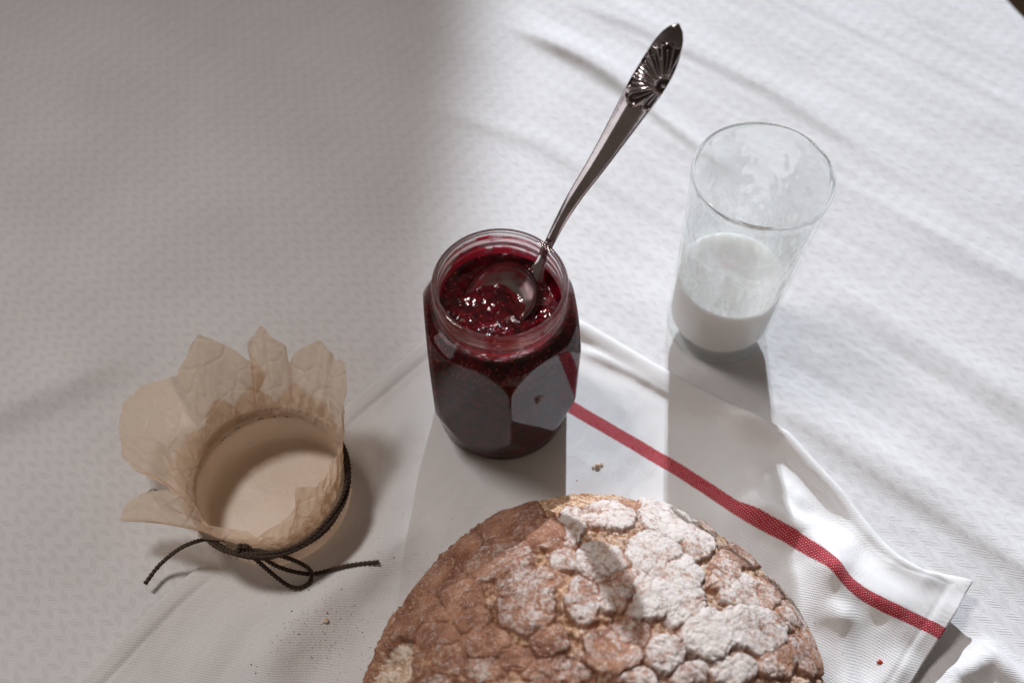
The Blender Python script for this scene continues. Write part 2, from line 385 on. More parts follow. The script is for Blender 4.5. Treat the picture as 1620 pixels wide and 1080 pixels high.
# ------------------------------------------------------------ tea towel
A0 = np.array([-.0052, .0449]); e1 = np.array([.7776, -.6287]); e2 = np.array([-.6287, -.7776])
uu = np.linspace(0, .29, 300); vv = np.linspace(0, .33, 300)
U, V = np.meshgrid(uu, vv)
eu = [0, .0582, .1134, .147, .1794, .2013, .2182, .2418, .2551, .2684, .2838, .291]
ev = [0, -.0012, -.0046, -.0085, -.0122, -.006, -.0012, .0094, .0147, .0137, .0057, .0050]
su = [0, .0846, .1137, .1439, .1737, .199, .2089, .22, .2329, .2435, .2607, .2891]
sv = [.047, .0455, .0428, .0403, .0392, .0397, .0366, .0371, .0419, .0450, .0432, .0359]
def smooth1(x, X0, Y0):
    r = 0
    for k in (-.008, -.004, 0, .004, .008): r = r+np.interp(x+k, X0, Y0)
    return r/5
dE, dS = smooth1(U, eu, ev), smooth1(U, su, sv)-.0405
k = np.clip(V/.0405, 0, 1.0)
dv = np.where(V < .0405, dE*(1-k)+dS*k, dS*(1-sstep(.0405, .15, V)))
lu = smooth1(V, [0, .0667, .1196, .1676, .2155, .2574, .2991, .33], [0, -.0048, -.0092, -.0079, -.0026, -.0047, -.0033, -.004])
du = lu*(1-sstep(0, .12, U))
PX = A0[0]+(U+du)*e1[0]+(V+dv)*e2[0]; PY = A0[1]+(U+du)*e1[1]+(V+dv)*e2[1]
TZ = np.maximum(cloth_z(PX, PY)*.55, -.001)+.0022
TZ += .00022*(1-2*np.abs(vnoise(PX*60+PY*25, PY*45, 0*PX, 131)))*sstep(.01, .04, V)+.0009*fbm(PX*28, PY*28, 0*PX, 3, 31)+.00030*fbm(PX*90, PY*90, 0*PX, 2, 37)
TZ += ridge(PX, PY, [(-.02, .03), (.0408, .0060), (.0859, -.0258), (.1145, -.044), (.142, -.0614)], .0036, .005, .006, .1)      # rolled back edge
TZ += ridge(PX, PY, [(.03, -.004), (.0480, -.0125), (.066, -.0220), (.0866, -.0354), (.11, -.052)], .0022, .004, .003, .2)
TZ += ridge(PX, PY, [(.110, -.046), (.142, -.0624), (.1545, -.081), (.1645, -.0954), (.1759, -.1174), (.1839, -.1299), (.1949, -.1385), (.215, -.141)], .0080, .0045, .0065, .12)
TZ += ridge(PX, PY, [(.112, -.095), (.1293, -.104), (.1440, -.114), (.1495, -.127), (.152, -.150)], .0095, .008, .009, .22)
TZ += ridge(PX, PY, [(.118, -.078), (.138, -.092), (.150, -.105)], .0035, .006, .007, .3)
TZ += ridge(PX, PY, [(.150, -.141), (.1650, -.148), (.190, -.158)], .0022, .006, .006, .3)
TZ += ridge(PX, PY, [(.152, -.150), (.150, -.175), (.15, -.20)], .0055, .008, .006, .2)
TZ += ridge(PX, PY, [(.14, -.22), (.165, -.190), (.185, -.172)], .0035, .008, .008, .2)
TZ += .0075*np.exp(-(np.hypot(PX-.2165, PY+.140)/.008)**2)
TZ += ridge(PX, PY, [(-.02, .02), (-.0508, -.004), (-.0876, -.0423), (-.1167, -.0804), (-.1427, -.121), (-.1707, -.1523), (-.21, -.20)], .0022, .010, .010, .06)
TZ += ridge(PX, PY, [(-.045, -.045), (-.075, -.07), (-.080, -.10)], .0030, .010, .014, .3)
TZ += ridge(PX, PY, [(-.040, -.108), (-.0632, -.1253), (-.0863, -.1456), (-.1079, -.1698), (-.125, -.20)], .0085, .014, .013, .25)
TZ += ridge(PX, PY, [(-.10, -.135), (-.125, -.155), (-.15, -.19)], .0028, .010, .010, .25)
TZ += ridge(PX, PY, [(.140, -.118), (.160, -.138), (.182, -.150), (.208, -.158), (.23, -.17)], .0125, .017, .026, .25)
TZ += .0045*np.exp(-(np.hypot(PX-.150, PY+.1515)/.009)**2)+.0028*np.exp(-(np.hypot(PX-.163, PY+.120)/.008)**2)
TZ += .0010*fbm((PX*.8-PY*.6)*70, (PX*.6+PY*.8)*22, 0*PX, 3, 41)*sstep(.0, .05, V)
edge = np.minimum(np.minimum(U, .29-U), V); TZ += .0006*(1-sstep(.0055, .0085, edge+.0008*vnoise(U*60, V*60, 0*U, 8)))-.0004*np.exp(-((edge-.0085)/.0008)**2)
for cx, cy, rr in ((-.0053, -.0402, .036), (-.1213, -.0948, .040), (.0343, -.2076, .09)):
    f = np.exp(-(np.maximum(0, np.hypot(PX-cx, PY-cy)-rr)/.012)**2); TZ = TZ*(1-f)+.0022*f
f = np.exp(-(np.maximum(0, np.hypot(PX-.1154, PY-.0126)-.029)/.006)**2); TZ = TZ*(1-f)+.0012*f
TZ = np.maximum(TZ, cloth_z(PX, PY)+.0012)
towel = mesh_obj('tea_towel', np.stack([PX, PY, TZ], -1), gridfaces(len(vv), len(uu))[:, ::-1].copy(), m_towel, uv=np.stack([U, V], -1))
sd = towel.modifiers.new('thickness', 'SOLIDIFY'); sd.thickness = .0010; sd.offset = -1
tag(towel, 'rumpled white cotton tea towel with one red woven stripe, under the jar and the loaf', 'tea towel')

# ------------------------------------------------------------ jam jar
J0 = Vector((-.0053, -.0402, .0024)); JZ = J0.z
jar = empty('jam_jar', J0)
tag(jar, 'open hexagonal glass jar full of dark red jam, threaded neck, no lid', 'jar')
prof = [(.0, .0335), (.0015, .0345), (.004, .0350), (.012, .0358), (.020, .0372), (.028, .0392), (.036, .0408), (.045, .0418), (.056, .0424), (.064, .0422), (.072, .0414), (.079, .0402), (.085, .0384), (.090, .0356), (.0935, .0322), (.0955, .0303),
        (.0965, .0296), (.0985, .0296), (.0995, .0303), (.1003, .0303), (.1012, .0294), (.1035, .0293), (.1045, .0300), (.1053, .0300), (.1060, .0294), (.1073, .0295), (.1082, .0303), (.1092, .0305), (.1100, .0302)]
def hexr(r, phi, z, apo=.0350):
    w = ((phi-R(-83.5)+np.pi/6) % (np.pi/3))-np.pi/6     # 0 at a corner
    cr = apo/np.cos(np.pi/6-np.abs(w)); k = .0004
    cr = np.minimum(cr, apo/np.cos(np.pi/6)*.998)
    h = np.clip(.5+.5*(cr-r)/k, 0, 1); m = cr*(1-h)+r*h-k*h*(1-h)
    return np.where(z > .093, r, m)
def lathe(prof, nphi=240, fn=None, cap_bottom=True, cap_top=False):
    ph = np.linspace(0, 2*np.pi, nphi, endpoint=False); P = np.array(prof)
    z, r = P[:, 0][:, None]+0*ph, P[:, 1][:, None]+0*ph
    if fn: r = fn(r, ph[None, :]+0*r, z)
    V = np.stack([r*np.cos(ph), r*np.sin(ph), z], -1).reshape(-1, 3); F = gridfaces(len(P), nphi, True).tolist()
    if cap_bottom: F.append(list(range(nphi))[::-1])
    if cap_top: F.append([(len(P)-1)*nphi+j for j in range(nphi)])
    return V, F
def dense(prof, n):
    P = np.array(prof); L = np.r_[0, np.cumsum(np.linalg.norm(np.diff(P, axis=0), axis=1))]; t = np.linspace(0, L[-1], n)
    Q = np.stack([np.interp(t, L, P[:, 0]), np.interp(t, L, P[:, 1])], 1); K = Q.copy()
    K[1:-1] = (Q[:-2]+2*Q[1:-1]+Q[2:])/4; return [tuple(x) for x in K]
th = .0021
outer = dense(prof, 150)
inner = [(max(z, .0045), max(r-th, .001)) for z, r in dense(prof, 120) if z > .002][::-1]
inner = [(z, min(r, .0279 if z > .0952 else r)) for z, r in inner]
lip = [(.1107, .0298), (.1110, .0291), (.1107, .0284), (.1098, .0280)]
def jarfn(r, ph, z): return hexr(r, ph, z)
nphi = 288
ph = np.linspace(0, 2*np.pi, nphi, endpoint=False)
def ring_rows(rows, inn=False):
    P = np.array(rows); z, r = P[:, 0][:, None]+0*ph, P[:, 1][:, None]+0*ph
    r = hexr(r, ph[None]+0*r, z, .0350-(th if inn else 0)); return np.stack([r*np.cos(ph), r*np.sin(ph), z], -1)
rows = np.concatenate([ring_rows([(0, .001), (.0008, .020), (.0, .030)]), ring_rows(outer), ring_rows(lip), ring_rows(inner, True), ring_rows([(.0042, .026), (.0045, .001)], True)])
V = rows.reshape(-1, 3); F = gridfaces(len(rows), nphi, True).tolist()
F.append(list(range(nphi))[::-1]); F.append([(len(rows)-1)*nphi+j for j in range(nphi)])
mesh_obj('glass_body', V, F, m_glass, jar)

# jam: fills the jar just into the inner face of the glass
JAMZ = .0930
rows_j = [(.0040, .001), (.0040, .020), (.0042, .030)]+[(z, r-th+.00025) for z, r in outer if .0045 < z < JAMZ]
P = np.array(rows_j); z, r = P[:, 0][:, None]+0*ph, P[:, 1][:, None]+0*ph
r = hexr(r, ph[None]+0*r, z, .0350-th+.00025)
body = np.stack([r*np.cos(ph), r*np.sin(ph), z], -1)
rad = np.linspace(1, .0, 90)[:, None]; r0 = r[-1][None, :]
tx, ty = rad*r0*np.cos(ph), rad*r0*np.sin(ph)
tz = JAMZ+.0014*fbm(tx*150, ty*150, 0*tx, 4, 51)+.0018*fbm(tx*60, ty*60, 0*tx, 2, 57)-.0042*(1-sstep(.80, .99, rad))
tz += .0
tz += .0022*np.exp(-(np.hypot(tx+.004, ty+.013)/.0085)**2)*(1+.5*fbm(tx*380, ty*380, 0*tx, 3, 61))
tz -= .0025*np.exp(-(np.hypot(tx-.014, ty+.004)/.007)**2)
top = np.stack([tx, ty, tz], -1)[1:-1]
jv = np.concatenate([body, top]); n = len(jv)
Vj = np.vstack([jv.reshape(-1, 3), [[0, 0, float(tz[-1].mean())]]]); Fj = gridfaces(n, nphi, True).tolist()
Fj += [[(n-1)*nphi+j, (n-1)*nphi+(j+1) % nphi, n*nphi] for j in range(nphi)]; Fj.append(list(range(nphi))[::-1])
jam = empty('raspberry_jam', J0); tag(jam, 'dark red raspberry jam with seeds, filling the hexagonal jar', 'jam')
wet = np.ones(len(Vj)); wet[:len(rows_j)*nphi] = 0
mesh_obj('jam_body', Vj, Fj, m_jam, jam, attrs={'wet': wet})
# seeds pressed against the glass shoulder and lying on top
ico = [(0, 0, 1), (.9, 0, 0), (0, .9, 0), (-.9, 0, 0), (0, -.9, 0), (0, 0, -1)]
icf = [[0, 1, 2], [0, 2, 3], [0, 3, 4], [0, 4, 1], [5, 2, 1], [5, 3, 2], [5, 4, 3], [5, 1, 4]]
sp = []
PZ = np.array(outer)
def seed_at(c, s):
    M = Matrix.Rotation(rng.rand()*6.28, 3, 'Z') @ Matrix.Rotation(rng.rand()*6.28, 3, 'X')
    return np.array([M @ Vector((v[0]*s, v[1]*s, v[2]*s*1.6)) for v in ico])+c
for i in range(520):
    a = rng.rand()*2*np.pi; zz_ = rng.uniform(.072, .092); rr = np.interp(zz_, PZ[:120, 0], PZ[:120, 1])
    rr = float(hexr(np.array(rr-th+.0002), np.array(a), np.array(zz_), .0350-th+.0002))
    sp.append((seed_at(np.array([rr*math.cos(a), rr*math.sin(a), zz_]), rng.uniform(.00045, .0007)), icf))
for i in range(70):
    a = rng.rand()*2*np.pi; q = .026*math.sqrt(rng.rand()); ix = int(a/(2*np.pi)*nphi) % nphi; iy = int(np.clip((1-q/.0335)*89, 0, 89))
    sp.append((seed_at(np.array([tx[iy, ix], ty[iy, ix], tz[iy, ix]]), rng.uniform(.0004, .0006)), icf))
Vs, Fs = join(sp); so = mesh_obj('seeds', Vs, Fs, m_seed, jam); so['kind'] = 'stuff'
# smeared film inside the neck
zr = np.linspace(.0948, .1090, 40)[:, None]; fr = .0277-.00012*np.abs(fbm(np.cos(ph)*4+0*zr, np.sin(ph)*4+0*zr, zr*200, 3, 71))
fr = fr + np.where(zr < .0935, np.clip((.0935-zr)/.002, 0, 1)*.001, 0)
fv = np.stack([fr*np.cos(ph), fr*np.sin(ph), zr+0*ph], -1)
mesh_obj('jam_smear', fv, gridfaces(40, nphi, True), m_film, jam)

# ------------------------------------------------------------ spoon
spoon = empty('spoon', (.0117, -.0238, .098)); OS = np.array([.0117, -.0238, .098])
tag(spoon, 'dark silver spoon with a fan flower on its handle, standing in the jam', 'spoon')
sp_ = np.array([(.0098, -.0268, .0965), (.0125, -.0226, .1010), (.0186, -.0148, .1135), (.0266, -.0077, .129), (.0366, -.0009, .145), (.0431, .0037, .156), (.0492, .0079, .167), (.0584, .0138, .1845), (.0631, .0185, .195), (.0658, .0212, .202)])
nu, nv_ = 520, 61
path = catmull(sp_, nu)
T = np.gradient(path, axis=0); T /= np.linalg.norm(T, axis=1)[:, None]
arc = np.r_[0, np.cumsum(np.linalg.norm(np.diff(path, axis=0), axis=1))]; LH = arc[-1]
view = np.array(CAM)-path[300]; view = view/np.linalg.norm(view)
face = view+np.array([.0, .05, .10]); face = face/np.linalg.norm(face)
Wd = np.cross(T, face); Wd /= np.linalg.norm(Wd, axis=1)[:, None]; Nn = np.cross(Wd, T)
if (Wd[300] @ np.array([1, 0, 0])) < 0: Wd, Nn = -Wd, Nn
s_ = arc/LH
hw = np.interp(s_, [0, .06, .14, .25, .4, .55, .70, .78, .86, .92, .96, .985, 1], [.0048, .0027, .0024, .0029, .0040, .0054, .0071, .0080, .0079, .0068, .0052, .0032, .0003])
hw = hw*.91
hw = np.convolve(np.pad(hw, 6, 'edge'), np.ones(13)/13, 'valid'); hw[-1] = .0003
vt = np.linspace(-1, 1, nv_)
# ornament in handle coordinates: a along the handle, c across it (metres, + = right)
a_ = (arc-LH)[:, None]+0*vt; c_ = hw[:, None]*vt[None, :]
ca, cc = -.0235, .0060
orn = np.zeros_like(a_); groove = np.zeros_like(a_)
da, dc = a_-ca, c_-cc
def petal(ang, L, w):
    global orn, groove
    d = np.array([math.cos(ang), -math.sin(ang)])            # ang from handle tip direction, turning left
    s = da*d[0]+dc*d[1]; t = np.abs(-da*d[1]+dc*d[0])
    sN = np.clip(s/L, 0, 1.3); k = w*np.clip(sN, 0, 1)**.8
    cap = L-w; tip = np.hypot(np.maximum(s-cap, 0), t)
    dist = np.where(s > cap, np.abs(tip-w*np.interp(cap/L, [0, 1], [0, 1])**.8), np.abs(t-k))
    on = s > .0035
    orn = np.maximum(orn, np.where(on, np.exp(-(dist/.00046)**2), 0))
    orn = np.maximum(orn, np.where(on & (s < L*.82), .8*np.exp(-(t/.00034)**2), 0))
    inside = on & (t < k) & (s < L); groove = np.where(inside, np.maximum(groove, .5), groove)
for ang, L, w in ((-8, .0150, .0026), (22, .0170, .0027), (47, .0165, .0023), (69, .0155, .0021), (91, .0152, .0021), (116, .0162, .0026), (145, .0160, .0029), (173, .0125, .0024)):
    petal(R(ang), L, w)
rc = np.hypot(da, dc)
for q in (.0017, .0036): orn = np.where(rc < .0046, np.maximum(np.where(rc < .0042, 0, orn), np.exp(-((rc-q)/.00048)**2)), orn)
bandm = np.clip(groove*2, 0, 1); bandm = np.maximum(bandm, (rc < .0046)*1.0); bandm = np.maximum(bandm, sstep(-.034, -.030, a_)*sstep(.0, .25, np.abs(vt)[None, :])*(rc < .0150))
orn = np.maximum(orn, (rc < .0008)*1.0)
thk = .0011
crown = (.34*hw[:, None])*(1-vt[None, :]**2)+0*a_
topP = crown+orn*.00055-.00055*bandm*(1-orn)*sstep(0, .2, 1-np.abs(vt))[None, :]
edge_l = np.exp(-((1-np.abs(vt))/.06)**2)[None, :]*.00025*(hw[:, None] > .002)
topP = topP+edge_l
front = path[:, None]+Wd[:, None]*c_[..., None]+Nn[:, None]*topP[..., None]
back = path[:, None]+Wd[:, None]*(c_*.96)[..., None]-Nn[:, None]*(thk+.0004*(1-vt**2))[None, :, None]
loop_ = np.concatenate([front, back[:, ::-1]], 1) - OS
dark_amt = np.concatenate([bandm*(1-np.clip(orn*1.6, 0, 1))*.95, np.zeros_like(bandm)], 1)  # front colour darker in the ornament's recesses than on its ridges
# dark mottled end of the handle
dark_amt[:, :nv_] = np.maximum(dark_amt[:, :nv_], .5*sstep(-.012, -.004, a_))
m2 = 2*nv_
F = gridfaces(nu, m2, True).tolist(); F += [list(range(m2))[::-1], [(nu-1)*m2+j for j in range(m2)]]
mesh_obj('handle', loop_.reshape(-1, 3), F, m_silver, spoon, attrs={'darkening': dark_amt})
# bowl
Lb = np.array([-.80, -.40, -.30]); Lb /= np.linalg.norm(Lb); Wb = np.array([-.40, .80, .42]); Wb -= Lb*(Wb@Lb); Wb /= np.linalg.norm(Wb)
Nb = np.cross(Lb, Wb); Nb = Nb if Nb[2] > 0 else -Nb
N0 = sp_[0]+np.array([0, 0, .0030]); BL, BW, BD = .039, .0150, .0070
qa = np.linspace(0, 2*np.pi, 72, endpoint=False); qr = np.linspace(0, 1, 26)
rows_b = []
for sgn_, off in ((1, 0), (-1, -.0011)):
    for rr in (qr if sgn_ > 0 else qr[::-1]):
        lx = BL/2*(1-rr*np.cos(qa)); taper = 1-.22*rr*np.cos(qa)*-1*np.cos(0)
        ww = BW*rr*np.sin(qa)*(1+.16*rr*np.cos(qa)); dz = -BD*(1-rr**2)**.8+off*(1 if rr < 1 else 0)
        rows_b.append(N0+Lb*lx[:, None]*.98+Wb*ww[:, None]+Nb*(dz+.0015*np.cos(qa)[:, None]*rr))
rb = np.array(rows_b); F = gridfaces(len(rb), 72, True).tolist()
mesh_obj('bowl', (rb-OS).reshape(-1, 3), F, m_silver, spoon, attrs={'darkening': np.zeros(rb.shape[:2])})

# ------------------------------------------------------------ tumbler and milk
G0 = Vector((.1148, .0108, .0006))
GH = .1263
def gr(z): return np.interp(z, [0, .002, .006, .03, .06, .09, .12, GH], [.0262, .0277, .0282, .0287, .0297, .0309, .0325, .0328])
gz = np.r_[0, .0008, .002, .004, .006, np.linspace(.010, .1235, 90)]
rows = [(0, .001), (.0018, .008), (.0012, .018), (0, .024)]+[(float(z), float(gr(z))) for z in gz]
rows += [(.1248, gr(.1248)+.0001), (.1258, gr(.125)-.0001), (.1263, gr(.125)-.0007), (.1261, gr(.125)-.0014), (.1250, gr(.125)-.0018)]
rows += [(float(z), float(gr(z)-.0019)) for z in np.linspace(.1230, .013, 90)]+[(.0105, .0245), (.0092, .020), (.0088, .010), (.0088, .0008)]
P = np.array(rows, float); z, r = P[:, 0][:, None]+0*ph, P[:, 1][:, None]+0*ph
outm = (np.arange(len(P)) < 4+len(gz))[:, None]&(z > .006)
r = r + np.where(outm & (z < .119), .00020*fbm(np.cos(ph)*6+0*z, np.sin(ph)*6+0*z, z*95, 2, 81), 0)
r = r + np.where(outm, .00035*np.sin(ph*9+3*np.sin(ph*2))*np.exp(-((z-.1215)/.0035)**2), 0)
gv = np.stack([r*np.cos(ph), r*np.sin(ph), z], -1); F = gridfaces(len(P), nphi, True).tolist()
F.append(list(range(nphi))[::-1]); F.append([(len(P)-1)*nphi+j for j in range(nphi)])
tumbler = mesh_obj('drinking_glass', gv.reshape(-1, 3), F, m_dimple); tumbler.location = G0
tag(tumbler, 'tall clear drinking glass with dimpled sides, less than half full of milk', 'glass')
MZ = .0480
mr = [(.0088, .001), (.0088, .015), (.0094, .0215), (.0108, .0250)]+[(float(z), float(gr(z)-.00165)) for z in np.linspace(.014, MZ, 24)]+[(MZ+.0002, float(gr(MZ)-.0018)), (MZ, gr(MZ)-.0030), (MZ, gr(MZ)-.005), (MZ, .015), (MZ, .001)]
V, F = lathe(mr, 144, cap_top=True)
milk = mesh_obj('milk', V, F, m_milk); milk.location = G0
fz = np.linspace(MZ-.0005, .098, 60)[:, None]; fr = gr(fz)-.00198+0*ph
m_mf, nt, out = mat('thin_milk_film'); b = NB(nt)
co = b.coord(); mpm = b.n('ShaderNodeMapping'); nt.links.new(co, mpm.inputs[0]); mpm.inputs['Scale'].default_value = (1, 1, .35)
vm = b.n('ShaderNodeTexVoronoi', feature='SMOOTH_F1'); nt.links.new(mpm.outputs[0], vm.inputs['Vector']); vm.inputs['Scale'].default_value = 260
zz = b.sep(co)[2]; up = b.m('SUBTRACT', 1.0, b.ramp(zz, .052, .102))
fa = b.m('MULTIPLY', b.m('ADD', b.ramp(b.m('ADD', vm.outputs['Distance'], b.m('MULTIPLY', b.noise(mpm.outputs[0], 90, 4, .6, 1.0), .9)), .62, 1.0), .30), b.m('MULTIPLY', up, .55))
tr = b.n('ShaderNodeBsdfTransparent'); df = b.bsdf(None, Base_Color=(.88, .86, .84), Roughness=.3, Subsurface_Weight=0)
tl = b.n('ShaderNodeBsdfTranslucent'); tl.inputs[0].default_value = (.9, .88, .87, 1)
a1 = b.n('ShaderNodeMixShader'); a1.inputs[0].default_value = .65; nt.links.new(df.outputs[0], a1.inputs[1]); nt.links.new(tl.outputs[0], a1.inputs[2])
a2 = b.n('ShaderNodeMixShader'); b.put(a2.inputs[0], fa); nt.links.new(tr.outputs[0], a2.inputs[1]); nt.links.new(a1.outputs[0], a2.inputs[2]); nt.links.new(a2.outputs[0], out.inputs[0])
mesh_obj('milk_film', np.stack([fr*np.cos(ph), fr*np.sin(ph), fz+0*ph], -1), gridfaces(60, nphi, True), m_mf, milk)
tag(milk, 'white milk standing in the tall clear drinking glass', 'milk')

# ------------------------------------------------------------ parchment jar cover
C0 = Vector((-.1213, -.0948, .0024)); cover = empty('parchment_cover', C0)
tag(cover, 'brown parchment jar cover lying open side up, ruffled rim tied round with dark twine', 'jar cover')
cols = [(-10, 0.0386, 0.0113, 0.036), (5, 0.0405, 0.0198, 0.045), (20, 0.0421, 0.029, 0.055), (32, 0.0426, 0.0408, 0.064), (45, 0.0367, 0.0457, 0.062), (58, 0.0289, 0.0523, 0.066), (68, 0.0155, 0.0496, 0.058), (72, 0.0116, 0.0495, 0.048), (78, 0.0119, 0.0527, 0.058), (92, 0.0006, 0.0612, 0.066), (102, -0.0076, 0.0546, 0.06), (107, -0.0072, 0.0545, 0.05), (111, 0.0032, 0.0432, 0.047), (119, -0.0121, 0.05, 0.06), (128, -0.0277, 0.0549, 0.068), (138, -0.0338, 0.0472, 0.062), (148, -0.0395, 0.0386, 0.055), (155, -0.0495, 0.0482, 0.037), (165, -0.0655, 0.0458, 0.033), (175, -0.0745, 0.0372, 0.029), (185, -0.0741, 0.0246, 0.027), (195, -0.0685, 0.0103, 0.026), (203, -0.061, 0.0029, 0.028), (210, -0.0482, -0.0015, 0.033), (216, -0.0375, -0.0111, 0.036), (222, -0.0526, -0.0114, 0.033), (228, -0.0609, -0.0131, 0.028), (234, -0.0654, -0.0213, 0.022), (242, -0.041, -0.0232, 0.026), (250, -0.0203, -0.0268, 0.03), (258, -0.0018, -0.0302, 0.032), (266, 0.0036, -0.0328, 0.032), (275, 0.011, -0.029, 0.034), (285, 0.0185, -0.0249, 0.037), (295, 0.0235, -0.0182, 0.04), (299, 0.0206, -0.0115, 0.04), (307, 0.0284, -0.0106, 0.038), (318, 0.0326, -0.0056, 0.036), (335, 0.0357, 0.0014, 0.036)]
BC = np.array([.0035, -.0005]); TC = np.array([.0045, -.0025]); TR = .0348; TZt = .0285
NP = 720
pa = np.linspace(-10, 350, NP, endpoint=False)
ca_ = np.array([c[0] for c in cols]+[350.]); tips = np.array([c[1:] for c in cols]+[cols[0][1:]], float)
tip = np.stack([np.interp(pa, ca_, tips[:, i]) for i in range(3)], 1)
w3 = np.array([1, 2, 3, 2, 1.])/9
for i in range(3): tip[:, i] = np.convolve(np.pad(tip[:, i], 2, 'wrap'), w3, 'valid')
pr = np.radians(pa)
for i, (am_, fq) in enumerate(((.0011, 5), (.0007, 14))):
    tip += np.stack([am_*vnoise(np.cos(pr)*fq, np.sin(pr)*fq, 0*pr+7+i*3, q+i) for q in range(3)], 1)*np.minimum(1, (tip[:, 2:3]-.024)/.02)
# pleats: sharp folds gathered under the twine
def pleat(p, n, s):
    q = p*n/(2*np.pi)+.35*np.sin(3*p+s)+.2*np.sin(7*p+2*s); return np.abs(2*(q-np.floor(q))-1)*2-1
pleats = .6*pleat(pr, 23, 1.0)+.4*pleat(pr, 37, 4.0)
rows_c = []
for f in (.02, .3, .6, .85, .95):                      # floor of the cap
    rr = .0352*f; rows_c.append(np.stack([BC[0]+rr*np.cos(pr), BC[1]+rr*np.sin(pr), .0006+0*pr+.0003*fbm(np.cos(pr)*f*3, np.sin(pr)*f*3, 0*pr, 2, 5)], 1))
for t in np.linspace(0, 1, 5)[1:]:
    a = t*np.pi/2; rr = .0338+.0020*math.sin(a); rows_c.append(np.stack([BC[0]+rr*np.cos(pr), BC[1]+rr*np.sin(pr), .0006+.0025*(1-math.cos(a))+0*pr], 1))
for t in np.linspace(0, 1, 13)[1:]:                     # wall up to the twine
    bul = .0018*math.sin(math.pi*t)*(1+.6*np.cos(pr-R(-25)))+.0009*fbm(np.cos(pr)*3, np.sin(pr)*3, 0*pr+t*2, 3, 9)
    rr = .0358*(1-t)+TR*t+bul+.00045*pleats*t**1.2
    cx, cy_ = TC*t+BC*(1-t); rows_c.append(np.stack([cx+rr*np.cos(pr), cy_+rr*np.sin(pr), .0032+(TZt-.0032)*t+0*pr], 1))
base = rows_c[-1]; rad_dir = np.stack([np.cos(pr), np.sin(pr), 0*pr], 1)
NR = 44
for t in np.linspace(0, 1, NR)[1:]:
    dlt = tip-base; hl = np.linalg.norm(dlt, axis=1)[:, None]
    mid = base+np.array([0, 0, 1.])*hl*.30+dlt*.12
    p = base*(1-t)**2+mid*2*t*(1-t)+tip*t*t
    am = .0011*np.sin(math.pi*min(t*1.2, 1)*.8)
    cr = 1-2*np.abs(fbm(np.cos(pr)*5+t*1.1, np.sin(pr)*5, 0*pr+t*2.4, 3, 13))
    cr2 = pleat(pr+.25*t, 31, 2.2)
    p = p+rad_dir*((am*(cr-.6)*2.3+.0006*cr2*(1-t*.5))*np.minimum(1, hl[:, 0]/.02))[:, None]
    p[:, 2] += .0012*t*fbm(np.cos(pr)*9, np.sin(pr)*9, 0*pr+t, 2, 19)*np.minimum(1, hl[:, 0]/.02)
    rows_c.append(p)
pc = np.array(rows_c); F = gridfaces(len(pc), NP, True).tolist(); F.append(list(range(NP))[::-1])
# a second, shorter layer of the gathered sheet inside the first
def sheet2(sh, k, inw, sd):
    b0 = base*np.array([1-inw/TR, 1-inw/TR, 1]); tp_ = np.roll(tip-base, sh, axis=0)*k*(.80+.28*vnoise(np.cos(pr)*4, np.sin(pr)*4, 0*pr, sd))[:, None]+b0; out_ = []
    for t in np.linspace(0, 1, 26):
        dlt = tp_-b0; hl = np.linalg.norm(dlt, axis=1)[:, None]; p = b0*(1-t)**2+(b0+np.array([0, 0, 1.])*hl*.34+dlt*.08)*2*t*(1-t)+tp_*t*t
        cr = 1-2*np.abs(fbm(np.cos(pr)*6+t*1.3, np.sin(pr)*6, 0*pr+t*2.1, 3, sd+1)); out_.append(p+rad_dir*(.0022*(cr-.6)*t**.5*.6)[:, None])
    return np.array(out_)
q1 = sheet2(34, .50, .0007, 301)
F += (gridfaces(len(q1), NP, True)+len(pc)*NP).tolist()
n1_ = len(pc); pc = np.concatenate([pc, q1])
ruf = np.clip((np.where(np.arange(len(pc)) < n1_, np.arange(len(pc)), 99)[:, None]-19)/6., 0, 1)+0*pr[None]
pap = mesh_obj('paper', pc.reshape(-1, 3), F, m_paper, cover, attrs={'ruffle': ruf})
# twine round it: three turns of two-ply cord
def cord(path, r=.00062, pitch=.0042, ph0=0., closed=False, hair=0):
    L = np.r_[0, np.cumsum(np.linalg.norm(np.diff(path, axis=0), axis=1))]
    _, _, (P, T, N, B) = tube(path, r, closed=closed); a = 2*np.pi*L/pitch+ph0; out = []
    if closed: a = a*(round(a[-1]/(2*np.pi))*2*np.pi*(len(path)-1)/len(path)/a[-1])
    for k in (0, np.pi):
        c = P+r*.70*(N*np.cos(a+k)[:, None]+B*np.sin(a+k)[:, None]); v, f, _ = tube(c, r*1.05, 6, closed=closed); out.append((v, f))
    for i in range(hair):
        j = rng.randint(2, len(P)-2); d = rng.randn(3); d /= np.linalg.norm(d); l = rng.uniform(.001, .0028)
        q = np.array([P[j]+d*r, P[j]+d*(r+l*.5)+T[j]*l*.4, P[j]+d*(r+l*.8)+T[j]*l]); v, f, _ = tube(q, .00005, 3); out.append((v, f))
    return join(out)
ta = np.linspace(0, 2*np.pi, 420, endpoint=False); parts = []
for i, (dz, dr, sw) in enumerate(((-.0022, .0010, .3), (-.0002, .0013, 1.4), (.0018, .0010, 2.9), (.0008, .0023, 4.0))):
    zt = TZt+dz-.0026+.0009*np.sin(ta*2+sw)+.0005*np.sin(ta*5+sw); rr = TR+dr+.0014+.0003*np.sin(ta*7+sw)
    parts.append(cord(np.stack([TC[0]+rr*np.cos(ta), TC[1]+rr*np.sin(ta), zt], 1), closed=True, ph0=sw, hair=170))
V, F = join(parts); tw_ = mesh_obj('twine', V, F, m_twine, cover)
C0n = np.array(C0)
